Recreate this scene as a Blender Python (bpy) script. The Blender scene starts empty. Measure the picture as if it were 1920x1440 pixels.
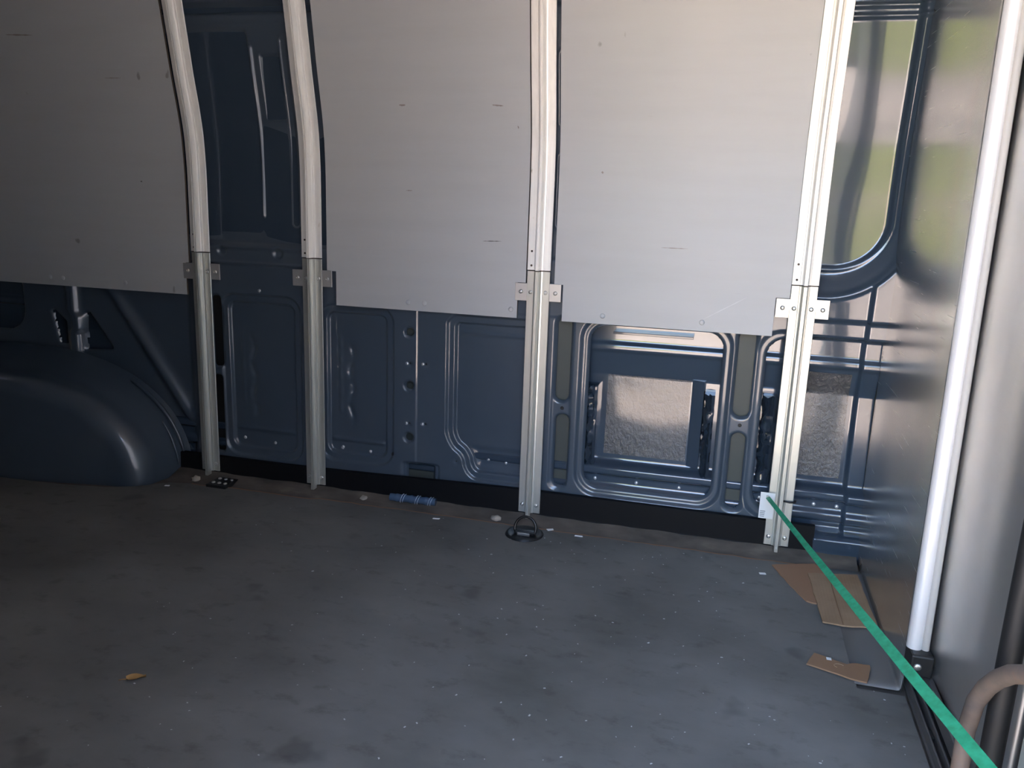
import bpy, bmesh, math, random
import numpy as np
from mathutils import Vector, Matrix

random.seed(7)
rng = np.random.default_rng(7)
scene = bpy.context.scene
COL = scene.collection

# ------------------------------------------------------------------ camera
PITCH, YAW, ROLL = math.radians(13.48), math.radians(14.74), math.radians(1.79)
CAM = Vector((0.0, -2.2, 0.9595))
cam_data = bpy.data.cameras.new('camera')
cam = bpy.data.objects.new('camera', cam_data)
COL.objects.link(cam)
scene.camera = cam
fwd = Vector((-math.sin(YAW) * math.cos(PITCH), math.cos(YAW) * math.cos(PITCH), -math.sin(PITCH)))
r0 = Vector((math.cos(YAW), math.sin(YAW), 0))
u0 = r0.cross(fwd)
rt = r0 * math.cos(ROLL) + u0 * math.sin(ROLL)
up = -r0 * math.sin(ROLL) + u0 * math.cos(ROLL)
cam.matrix_world = Matrix(((rt.x, up.x, -fwd.x, CAM.x), (rt.y, up.y, -fwd.y, CAM.y),
                           (rt.z, up.z, -fwd.z, CAM.z), (0, 0, 0, 1)))
cam_data.sensor_width = 36
cam_data.lens = 1500 / 1920 * 36
cam_data.clip_start = 0.02

# ------------------------------------------------------------------ world, sun, exposure
world = bpy.data.worlds.new('World')
scene.world = world
world.use_nodes = True
wn = world.node_tree
wn.nodes.clear()
sky = wn.nodes.new('ShaderNodeTexSky')
sky.sky_type = 'NISHITA'
sky.sun_disc = False
sky.sun_elevation = math.radians(52)
sky.sun_rotation = math.radians(20)
sky.air_density = 1.0
sky.dust_density = 5.0
sky.ozone_density = 1.0
bg = wn.nodes.new('ShaderNodeBackground')
bg.inputs['Strength'].default_value = 0.75
wo = wn.nodes.new('ShaderNodeOutputWorld')
wn.links.new(sky.outputs[0], bg.inputs['Color'])
wn.links.new(bg.outputs[0], wo.inputs['Surface'])

sun_data = bpy.data.lights.new('sun', 'SUN')
sun_data.energy = 5.0
sun_data.angle = math.radians(0.6)
sun_data.color = (1.0, 0.90, 0.78)
sun = bpy.data.objects.new('sun', sun_data)
COL.objects.link(sun)
sun.rotation_euler = Vector((-0.25, -0.60, -0.95)).to_track_quat('-Z', 'Y').to_euler()

scene.view_settings.view_transform = 'Standard'
scene.view_settings.look = 'None'
scene.view_settings.gamma = 1
scene.view_settings.use_curve_mapping = False
scene.view_settings.exposure = 1.98

# ------------------------------------------------------------------ materials
def new_mat(name, color, rough=0.5, metal=0.0, ior=1.5, coat=0.0, coat_rough=0.05):
    m = bpy.data.materials.new(name)
    m.use_nodes = True
    b = m.node_tree.nodes['Principled BSDF']
    b.inputs['Base Color'].default_value = (*color, 1)
    b.inputs['Roughness'].default_value = rough
    b.inputs['Metallic'].default_value = metal
    b.inputs['IOR'].default_value = ior
    b.inputs['Coat Weight'].default_value = coat
    b.inputs['Coat Roughness'].default_value = coat_rough
    return m

def nd(m, typ, **kw):
    n = m.node_tree.nodes.new(typ)
    for k, v in kw.items():
        setattr(n, k, v)
    return n

def coords(m, scale=(1, 1, 1), out='Object'):
    tc = nd(m, 'ShaderNodeTexCoord')
    mp = nd(m, 'ShaderNodeMapping')
    mp.inputs['Scale'].default_value = scale
    m.node_tree.links.new(tc.outputs[out], mp.inputs['Vector'])
    return mp.outputs[0]

def noise(m, vec, scale, detail=4, rough=0.55):
    n = nd(m, 'ShaderNodeTexNoise')
    n.inputs['Scale'].default_value = scale
    n.inputs['Detail'].default_value = detail
    n.inputs['Roughness'].default_value = rough
    m.node_tree.links.new(vec, n.inputs['Vector'])
    return n.outputs['Fac']

def ramp(m, fac, stops):
    r = nd(m, 'ShaderNodeValToRGB')
    el = r.color_ramp.elements
    while len(el) < len(stops):
        el.new(0.5)
    for e, (p, c) in zip(el, stops):
        e.position = p
        e.color = (*c, 1) if len(c) == 3 else c
    m.node_tree.links.new(fac, r.inputs['Fac'])
    return r.outputs['Color']

def mixc(m, fac, a, b, mode='MIX'):
    x = nd(m, 'ShaderNodeMix', data_type='RGBA', blend_type=mode)
    L = m.node_tree.links
    for sock, v in ((x.inputs[0], fac), (x.inputs[6], a), (x.inputs[7], b)):
        if hasattr(v, 'is_output'):
            L.new(v, sock)
        else:
            sock.default_value = v if not isinstance(v, tuple) else ((*v, 1) if len(v) == 3 else v)
    return x.outputs[2]

def setin(m, name, v):
    m.node_tree.links.new(v, m.node_tree.nodes['Principled BSDF'].inputs[name])

def bump(m, h, strength=0.3, dist=0.002):
    b = nd(m, 'ShaderNodeBump')
    b.inputs['Strength'].default_value = strength
    b.inputs['Distance'].default_value = dist
    m.node_tree.links.new(h, b.inputs['Height'])
    setin(m, 'Normal', b.outputs[0])

# blue body paint
PAINT = new_mat('blue_body_paint', (0.05, 0.085, 0.135), 0.30, 0.0, 1.55, 0.9, 0.06)
v = coords(PAINT)
setin(PAINT, 'Base Color', ramp(PAINT, noise(PAINT, v, 3.0, 5), [(0.3, (0.056, 0.078, 0.105)), (0.7, (0.070, 0.093, 0.122))]))
SKIN = new_mat('blue_skin_paint', (0.048, 0.072, 0.104), 0.12, 0.15, 1.6, 1.0, 0.03)
PAD = new_mat('painted_damping_pad', (0.11, 0.11, 0.115), 0.16, 0.5, 1.75, 1.0, 0.08)
v = coords(PAD, (1, 1, 0.6))
bump(PAD, noise(PAD, v, 75, 5, 0.7), 0.8, 0.006)
DKPAINT = new_mat('dark_seam_paint', (0.015, 0.02, 0.03), 0.5)

# light grey liner panel
PANEL = new_mat('grey_liner_panel', (0.56, 0.565, 0.57), 0.45)
v = coords(PANEL, (0.35, 1, 3.2))
n1 = noise(PANEL, v, 5.0, 8, 0.65)
c1 = ramp(PANEL, n1, [(0.30, (0.470, 0.482, 0.486)), (0.55, (0.492, 0.505, 0.510)), (0.75, (0.505, 0.518, 0.524))])
v2 = coords(PANEL, (2.2, 1, 26))
n2 = noise(PANEL, v2, 3.2, 3, 0.5)
mark = ramp(PANEL, n2, [(0.74, (1, 1, 1)), (0.80, (0.62, 0.58, 0.55))])
v3 = coords(PANEL, (1, 1, 0.7))
n3 = noise(PANEL, v3, 22.0, 2, 0.4)
spot = ramp(PANEL, n3, [(0.765, (1, 1, 1)), (0.80, (0.6, 0.57, 0.55))])
setin(PANEL, 'Base Color', mixc(PANEL, 1.0, mixc(PANEL, 0.5, c1, mark, 'MULTIPLY'), spot, 'MULTIPLY'))
PANEL_EDGE = new_mat('panel_raw_edge', (0.10, 0.08, 0.06), 0.8)

# aluminium rails
def alu(name, col, rough, metal):
    m = new_mat(name, col, rough, metal)
    v = coords(m, (60, 60, 0.8))
    n = noise(m, v, 2.0, 3)
    c = ramp(m, n, [(0.3, tuple(x * 0.93 for x in col)), (0.7, tuple(min(1, x * 1.04) for x in col))])
    v = coords(m, (7, 7, 5))
    g = noise(m, v, 6.0, 5)
    grime = ramp(m, g, [(0.70, (1, 1, 1)), (0.80, (0.72, 0.66, 0.58))])
    setin(m, 'Base Color', mixc(m, 1.0, c, grime, 'MULTIPLY'))
    return m
ALU_UP = alu('cream_white_aluminium', (0.97, 0.95, 0.90), 0.40, 0.25)
ALU_LO = alu('mill_finish_aluminium', (0.74, 0.745, 0.69), 0.36, 0.75)
STEEL = new_mat('zinc_screw', (0.62, 0.61, 0.58), 0.3, 0.9)
BRKT = new_mat('bracket_aluminium', (0.70, 0.69, 0.67), 0.38, 0.7)
GRIME = new_mat('dark_grime', (0.06, 0.05, 0.04), 0.9)

# floor
MAT = new_mat('dark_grey_floor_mat', (0.085, 0.088, 0.092), 0.55)
v = coords(MAT, (0.7, 1, 1))
na = noise(MAT, v, 2.6, 7, 0.6)
nb = noise(MAT, coords(MAT, (1, 1.6, 1)), 14, 6, 0.65)
base = ramp(MAT, na, [(0.28, (0.098, 0.096, 0.086)), (0.45, (0.150, 0.145, 0.132)), (0.56, (0.178, 0.172, 0.158)), (0.74, (0.225, 0.218, 0.202))])
dirt = ramp(MAT, nb, [(0.28, (0.62, 0.6, 0.58)), (0.45, (1, 1, 1)), (0.70, (1.0, 1.0, 1.0)), (0.8, (1.45, 1.45, 1.42))])
col = mixc(MAT, 0.8, base, dirt, 'MULTIPLY')
nw = noise(MAT, coords(MAT), 5.0, 3)
wet = ramp(MAT, nw, [(0.64, (0, 0, 0)), (0.70, (1, 1, 1))])
col = mixc(MAT, mixc(MAT, 1.0, wet, (0.45, 0.45, 0.45), 'MULTIPLY'), col, (0.05, 0.047, 0.045))
ng = noise(MAT, coords(MAT), 90, 3, 0.7)
grit = ramp(MAT, ng, [(0.72, (0, 0, 0)), (0.78, (0.5, 0.5, 0.5))])
col = mixc(MAT, grit, col, (0.26, 0.26, 0.25))
setin(MAT, 'Base Color', col)
rr = nd(MAT, 'ShaderNodeMapRange')
rr.inputs['To Min'].default_value = 0.52
rr.inputs['To Max'].default_value = 0.78
MAT.node_tree.links.new(na, rr.inputs['Value'])
setin(MAT, 'Roughness', rr.outputs[0])
bump(MAT, nb, 0.25, 0.002)
MAT.node_tree.nodes['Principled BSDF'].inputs['Specular IOR Level'].default_value = 0.35
MATEDGE = new_mat('rust_brown_mat_edge', (0.30, 0.17, 0.10), 0.9)
SUBFLOOR = new_mat('grimy_subfloor', (0.05, 0.045, 0.04), 0.85)
v = coords(SUBFLOOR, (1, 2, 1))
setin(SUBFLOOR, 'Base Color', ramp(SUBFLOOR, noise(SUBFLOOR, v, 9, 6), [(0.3, (0.065, 0.056, 0.048)), (0.6, (0.135, 0.112, 0.092)), (0.8, (0.22, 0.185, 0.15))]))
BLACK = new_mat('matte_black_strip', (0.006, 0.006, 0.007), 0.6)
BLACK.node_tree.nodes['Principled BSDF'].inputs['Specular IOR Level'].default_value = 0.2
RUBBER = new_mat('black_rubber', (0.012, 0.012, 0.012), 0.5)

# bulkhead metals
def brushed(name, col, rough, amp):
    m = new_mat(name, col, rough, 0.94)
    b = m.node_tree.nodes['Principled BSDF']
    n = noise(m, coords(m, (1, 1.5, 120)), 3.0, 3)
    setin(m, 'Roughness', ramp(m, n, [(0.2, (rough - amp,) * 3), (0.8, (rough + amp,) * 3)]))
    n2 = noise(m, coords(m), 2.2, 6, 0.6)
    setin(m, 'Base Color', ramp(m, n2, [(0.3, tuple(x * 0.86 for x in col)), (0.7, tuple(x * 1.08 for x in col))]))
    return m
BULK = brushed('brushed_bulkhead_aluminium', (0.66, 0.65, 0.635), 0.26, 0.02)
BULKDOOR = brushed('dull_door_aluminium', (0.74, 0.72, 0.69), 0.40, 0.03)
FLANGE = new_mat('dirty_flange_metal', (0.20, 0.195, 0.19), 0.55, 0.5)
TUBEW = new_mat('white_edge_tube', (0.84, 0.83, 0.82), 0.32, 0.25)
TRACK = new_mat('dirty_track_metal', (0.16, 0.15, 0.145), 0.5, 0.6)
PILLAR = new_mat('grey_green_pillar_paint', (0.30, 0.33, 0.31), 0.4)
RUST = new_mat('rusty_tube_steel', (0.19, 0.14, 0.11), 0.6, 0.2)
v = coords(RUST)
setin(RUST, 'Base Color', ramp(RUST, noise(RUST, v, 12, 5), [(0.3, (0.10, 0.085, 0.075)), (0.55, (0.20, 0.15, 0.12)), (0.75, (0.26, 0.15, 0.09))]))

CARD = new_mat('brown_cardboard', (0.36, 0.23, 0.13), 0.85)
v = coords(CARD, (1, 1, 1))
nc = noise(CARD, v, 9, 5)
setin(CARD, 'Base Color', ramp(CARD, nc, [(0.3, (0.29, 0.18, 0.10)), (0.7, (0.40, 0.265, 0.16))]))
wv = nd(CARD, 'ShaderNodeTexWave')
wv.inputs['Scale'].default_value = 42
CARD.node_tree.links.new(v, wv.inputs['Vector'])
bump(CARD, wv.outputs['Fac'], 0.25, 0.001)
CARD_RED = new_mat('reddish_brown_cardboard', (0.34, 0.19, 0.11), 0.85)
CARD_DK = new_mat('dark_stained_cardboard', (0.27, 0.155, 0.085), 0.85)
WHITE = new_mat('white_paper', (0.85, 0.85, 0.83), 0.6)
GREEN = new_mat('green_plastic_strap', (0.02, 0.36, 0.17), 0.4)
n = noise(GREEN, coords(GREEN, (1, 1, 1)), 60, 2)
setin(GREEN, 'Base Color', ramp(GREEN, n, [(0.35, (0.015, 0.30, 0.14)), (0.65, (0.03, 0.44, 0.22))]))
INK = new_mat('grey_print', (0.30, 0.30, 0.30), 0.7)
LEAF = new_mat('dry_leaf', (0.35, 0.20, 0.07), 0.8)
PUTTY = new_mat('pale_sealant', (0.42, 0.37, 0.31), 0.8)
CHANNEL = new_mat('blue_floor_channel', (0.07, 0.12, 0.20), 0.25, 0, 1.6, 0.8)
CEIL = new_mat('roof_lining', (0.30, 0.30, 0.30), 0.7)
DARKWALL = new_mat('dark_inner_side', (0.09, 0.10, 0.11), 0.5)
GROUND = new_mat('sunlit_concrete', (0.42, 0.36, 0.30), 0.9)
v = coords(GROUND)
setin(GROUND, 'Base Color', ramp(GROUND, noise(GROUND, v, 1.3, 8), [(0.3, (0.42, 0.35, 0.29)), (0.7, (0.54, 0.455, 0.385))]))
GRASS = new_mat('lawn_green', (0.15, 0.18, 0.09), 0.9)
SHRUB_DK = new_mat('grey_green_leaves', (0.10, 0.12, 0.07), 0.8)
SHRUB = new_mat('yellow_green_leaves', (0.30, 0.36, 0.05), 0.7)
BRICK = new_mat('pinkish_render', (0.40, 0.29, 0.25), 0.85)

# ------------------------------------------------------------------ helpers
def tag(o, label=None, cat=None, group=None, kind=None):
    if label: o['label'] = label
    if cat: o['category'] = cat
    if group: o['group'] = group
    if kind: o['kind'] = kind
    return o

def link(name, me, mat=None, parent=None):
    o = bpy.data.objects.new(name, me)
    COL.objects.link(o)
    if mat is not None and len(me.materials) == 0:
        me.materials.append(mat)
    if parent is not None:
        o.parent = parent
        o.matrix_parent_inverse = parent.matrix_basis.inverted()
    return o

def obj(name, bm, mat, parent=None, smooth=False, angle=None):
    me = bpy.data.meshes.new(name)
    bm.normal_update()
    bm.to_mesh(me)
    bm.free()
    if smooth:
        me.polygons.foreach_set('use_smooth', [True] * len(me.polygons))
        if angle:
            me.set_sharp_from_angle(angle=math.radians(angle))
    return link(name, me, mat, parent)

def empty(name, loc):
    o = bpy.data.objects.new(name, None)
    COL.objects.link(o)
    o.location = loc
    o.empty_display_size = 0.05
    return o

def box(bm, x0, x1, y0, y1, z0, z1, bev=0.0):
    r = bmesh.ops.create_cube(bm, size=1)
    vs = r['verts']
    for q in vs:
        q.co = Vector(((x0 + x1) / 2 + q.co.x * (x1 - x0), (y0 + y1) / 2 + q.co.y * (y1 - y0), (z0 + z1) / 2 + q.co.z * (z1 - z0)))
    if bev:
        es = list({e for q in vs for e in q.link_edges})
        bmesh.ops.bevel(bm, geom=es, offset=bev, segments=2, affect='EDGES', profile=0.5)

def tube(bm, pts, rad, seg=12, cap=True):
    pts = [Vector(p) for p in pts]
    rads = rad if isinstance(rad, (list, tuple)) else [rad] * len(pts)
    rings = []
    t0 = (pts[1] - pts[0]).normalized()
    ref = Vector((0, 0, 1)) if abs(t0.z) < 0.9 else Vector((1, 0, 0))
    nrm = t0.cross(ref).normalized()
    for i, p in enumerate(pts):
        t = (pts[min(i + 1, len(pts) - 1)] - pts[max(i - 1, 0)]).normalized()
        nrm = (nrm - t * nrm.dot(t)).normalized()
        bn = t.cross(nrm)
        rings.append([bm.verts.new(p + (nrm * math.cos(a) + bn * math.sin(a)) * rads[i]) for a in [2 * math.pi * k / seg for k in range(seg)]])
    for a, b in zip(rings, rings[1:]):
        for k in range(seg):
            bm.faces.new((a[k], a[(k + 1) % seg], b[(k + 1) % seg], b[k]))
    if cap:
        bm.faces.new(list(reversed(rings[0])))
        bm.faces.new(rings[-1])
    bmesh.ops.recalc_face_normals(bm, faces=bm.faces[:])

def dome_mesh(name, r, h, mat, seg=10, recess=False):
    """screw / rivet head facing -Y, base at origin"""
    bm = bmesh.new()
    prof = [(r, 0.0), (r * 0.98, h * 0.45), (r * 0.75, h * 0.85), (r * 0.4, h)]
    if recess:
        prof += [(r * 0.36, h * 0.35)]
    rings = [[bm.verts.new((q * math.cos(2 * math.pi * k / seg), -y, q * math.sin(2 * math.pi * k / seg))) for k in range(seg)] for q, y in prof]
    for a, b in zip(rings, rings[1:]):
        for k in range(seg):
            bm.faces.new((a[k], a[(k + 1) % seg], b[(k + 1) % seg], b[k]))
    bm.faces.new(rings[-1])
    bm.faces.new(list(reversed(rings[0])))
    bmesh.ops.recalc_face_normals(bm, faces=bm.faces[:])
    me = bpy.data.meshes.new(name)
    bm.to_mesh(me)
    bm.free()
    me.polygons.foreach_set('use_smooth', [True] * len(me.polygons))
    me.set_sharp_from_angle(angle=math.radians(50))
    me.materials.append(mat)
    return me

SCREW = dome_mesh('screw_head', 0.0062, 0.0035, STEEL, 10, True)
RIVET = dome_mesh('rivet_head', 0.0075, 0.0035, new_mat('grey_rivet', (0.50, 0.51, 0.51), 0.4), 12)
CLIP = dome_mesh('clip_head', 0.0055, 0.004, new_mat('bright_stud', (0.75, 0.77, 0.8), 0.25, 0.6), 10)

def stud(name, me, loc, parent):
    o = bpy.data.objects.new(name, me)
    COL.objects.link(o)
    o.parent = parent
    o.matrix_parent_inverse = parent.matrix_basis.inverted()
    o.location = loc
    return o

# wall curvature: vertical near the floor, bulging slightly, leaning in towards the roof
PZ = np.array([-0.1, 0.0, .30, .55, .75, 1.0, 1.10, 1.17, 1.27, 1.46, 1.62, 1.90])
PY = np.array([0.0, 0.0, .006, .010, .013, .018, .014, .003, -.018, -.050, -.080, -.13])
_zz = np.linspace(-0.1, 1.9, 801)
_yy = np.interp(_zz, PZ, PY)
_k = np.hanning(41); _k /= _k.sum()
_yy = np.convolve(np.pad(_yy, 20, mode='edge'), _k, mode='valid')
def prof(z):
    return np.interp(z, _zz, _yy)

# ------------------------------------------------------------------ signed distances for pressed sheet metal
def sd_rect(X, Z, x0, x1, z0, z1, r):
    cx, cz = (x0 + x1) / 2, (z0 + z1) / 2
    qx = np.abs(X - cx) - ((x1 - x0) / 2 - r)
    qz = np.abs(Z - cz) - ((z1 - z0) / 2 - r)
    return np.hypot(np.maximum(qx, 0), np.maximum(qz, 0)) + np.minimum(np.maximum(qx, qz), 0) - r

def sd_poly(X, Z, pts, r=0.0):
    pts = np.array(pts, float)
    d = np.full(X.shape, 1e9)
    inside = np.zeros(X.shape, bool)
    n = len(pts)
    for i in range(n):
        a, b = pts[i], pts[(i + 1) % n]
        e = b - a
        wx, wz = X - a[0], Z - a[1]
        t = np.clip((wx * e[0] + wz * e[1]) / (e @ e), 0, 1)
        d = np.minimum(d, np.hypot(wx - e[0] * t, wz - e[1] * t))
        c = (a[1] > Z) != (b[1] > Z)
        if a[1] != b[1]:
            c &= X < (b[0] - a[0]) * (Z - a[1]) / (b[1] - a[1]) + a[0]
            inside ^= c
    return np.where(inside, -d, d) - r

def sd_seg(X, Z, a, b):
    e = np.array(b, float) - np.array(a, float)
    wx, wz = X - a[0], Z - a[1]
    t = np.clip((wx * e[0] + wz * e[1]) / (e @ e), 0, 1)
    return np.hypot(wx - e[0] * t, wz - e[1] * t)

def sm(t):
    t = np.clip(t, 0, 1)
    return t * t * (3 - 2 * t)

def sheet(name, xs, zs, yfun, cutfun, mat, parent=None):
    X, Z = np.meshgrid(xs, zs)
    if cutfun is not None:
        e = 1e-4
        cell = 0.5 * float(np.median(np.diff(xs)))
        for it in range(3):
            s = cutfun(X, Z)
            gx = (cutfun(X + e, Z) - s) / e
            gz = (cutfun(X, Z + e) - s) / e
            g2 = np.maximum(gx * gx + gz * gz, 0.2)
            near = np.abs(s) < (cell * 1.15 if it == 0 else cell * 0.4)
            X = np.where(near, X - s * gx / g2, X)
            Z = np.where(near, Z - s * gz / g2, Z)
    Y = yfun(X, Z)
    nz, nx = X.shape
    idx = np.arange(nz * nx).reshape(nz, nx)
    q = np.stack([idx[:-1, :-1], idx[:-1, 1:], idx[1:, 1:], idx[1:, :-1]], -1).reshape(-1, 4)
    if cutfun is not None:
        cx = X.ravel()[q].mean(1)
        cz = Z.ravel()[q].mean(1)
        q = q[cutfun(cx, cz) > 0]
    used = np.unique(q)
    remap = np.full(nz * nx, -1)
    remap[used] = np.arange(len(used))
    q = remap[q]
    co = np.stack([X.ravel(), Y.ravel(), Z.ravel()], -1)[used]
    me = bpy.data.meshes.new(name)
    me.vertices.add(len(co))
    me.vertices.foreach_set('co', co.ravel())
    me.loops.add(q.size)
    me.loops.foreach_set('vertex_index', q.ravel().astype(np.int32))
    me.polygons.add(len(q))
    me.polygons.foreach_set('loop_start', np.arange(0, q.size, 4, dtype=np.int32))
    me.polygons.foreach_set('loop_total', np.full(len(q), 4, dtype=np.int32))
    me.polygons.foreach_set('use_smooth', np.ones(len(q), bool))
    me.update(calc_edges=True)
    me.validate()
    return link(name, me, mat, parent)

# ------------------------------------------------------------------ the van's shell
bm = bmesh.new(); box(bm, -3.3, 0.62, -1.83, 0.12, -0.06, -0.008)
floor = tag(obj('floor', bm, SUBFLOOR), 'grimy bare van floor showing along the wall', kind='structure')
bm = bmesh.new()
rows = []
for i in range(61):
    x = -1.74 + 2.15 * i / 60
    w_ = .0012 * math.sin(i * 1.7) + .0008 * math.sin(i * .6)
    rows.append([bm.verts.new((x, -.105, -.0075)), bm.verts.new((x, -.058, -.0045 + w_)), bm.verts.new((x, -.012 + w_, .009)), bm.verts.new((x, .006, .0165 + w_)), bm.verts.new((x, .03, .0165))])
for a, b in zip(rows, rows[1:]):
    for k in range(4):
        bm.faces.new((a[k], b[k], b[k + 1], a[k + 1]))
bmesh.ops.recalc_face_normals(bm, faces=bm.faces[:])
tag(obj('edge_board', bm, SUBFLOOR, floor, True), 'grimy brown edge between mat and wall')
bm = bmesh.new(); box(bm, -3.4, 1.0, -1.90, 0.20, 1.80, 1.86)
tag(obj('ceiling', bm, CEIL), 'van roof lining overhead', kind='structure')
bm = bmesh.new(); box(bm, -3.36, -3.30, -1.87, 0.16, -0.06, 1.80)
tag(obj('wall_rear', bm, DARKWALL), 'dark inner side of the rear doors', kind='structure')
bm = bmesh.new(); box(bm, -3.30, -0.50, -1.87, -1.83, -0.3, 1.80)
tag(obj('wall_right', bm, DARKWALL), 'van side wall beside the open sliding door', kind='structure')
bm = bmesh.new(); box(bm, .62, .66, -1.3, .20, -.3, 1.80); box(bm, .4175, .62, .13, .17, -.3, 1.80); box(bm, -3.3, .4175, .17, .20, -.3, 1.80)  # closes off the cab, added so no sun leaks round the bulkhead
tag(obj('wall_cab', bm, DARKWALL), 'unseen dark body side and cab behind the bulkhead, added against sun leaks', kind='structure')
bm = bmesh.new()
bmesh.ops.create_grid(bm, x_segments=2, y_segments=2, size=40, matrix=Matrix.Translation((0, 0, -0.62)))
tag(obj('ground', bm, GROUND), 'sunlit concrete yard outside the open door', kind='structure')

# inner pressed sheet -----------------------------------------------------
I0 = 0.024
def _spline(P, n=8):
    out = []
    for i in range(1, len(P) - 2):
        p0, p1, p2, p3 = (np.array(P[i + k]) for k in (-1, 0, 1, 2))
        for k in range(n):
            t = k / n
            out.append(tuple(.5 * (2 * p1 + (p2 - p0) * t + (2 * p0 - 5 * p1 + 4 * p2 - p3) * t * t + (3 * p1 - p0 - 3 * p2 + p3) * t ** 3)))
    return out
R3 = [(-.505, .585), (-.765, .585), (-.779, .571)] + _spline([(-.779, .40), (-.779, .27), (-.777, .232), (-.762, .200), (-.738, .180), (-.724, .158), (-.718, .134), (-.705, .115), (-.680, .106), (-.60, .106)]) + [(-.505, .106)]
BIG = [(-.915, .536), (-.915, .370), (-.915, .205)]
TRI = [(-2.118, .505), (-2.036, .394), (-2.125, .388)]
def inner_cuts(X, Z):
    s = sd_rect(X, Z, -.362, .008, .115, .598, .045)
    for c in ((-.458, -.418, .367, .613), (-.452, -.413, .106, .325), (.048, .092, .370, .613), (.051, .090, .102, .322)):
        s = np.minimum(s, sd_rect(X, Z, *c, (c[1] - c[0]) / 2 - .0005))
    s = np.minimum(s, sd_rect(X, Z, .123, .60, .110, .596, .05))
    for cx, cz in BIG:
        s = np.minimum(s, np.hypot(X - cx, Z - cz) - .0115)
    s = np.minimum(s, sd_rect(X, Z, -.918, -.834, .072, .117, .004))
    s = np.minimum(s, sd_rect(X, Z, -1.600, -1.570, .375, .607, .010))
    s = np.minimum(s, sd_rect(X, Z, -1.606, -1.576, .085, .345, .010))
    s = np.minimum(s, sd_poly(X, Z, TRI, .006))
    s = np.minimum(s, sd_poly(X, Z, [(-2.262, .505), (-2.222, .47), (-2.222, .40), (-2.24, .40)], .006))
    s = np.minimum(s, sd_rect(X, Z, -2.60, -2.392, .43, .66, .08))
    return s

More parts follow.
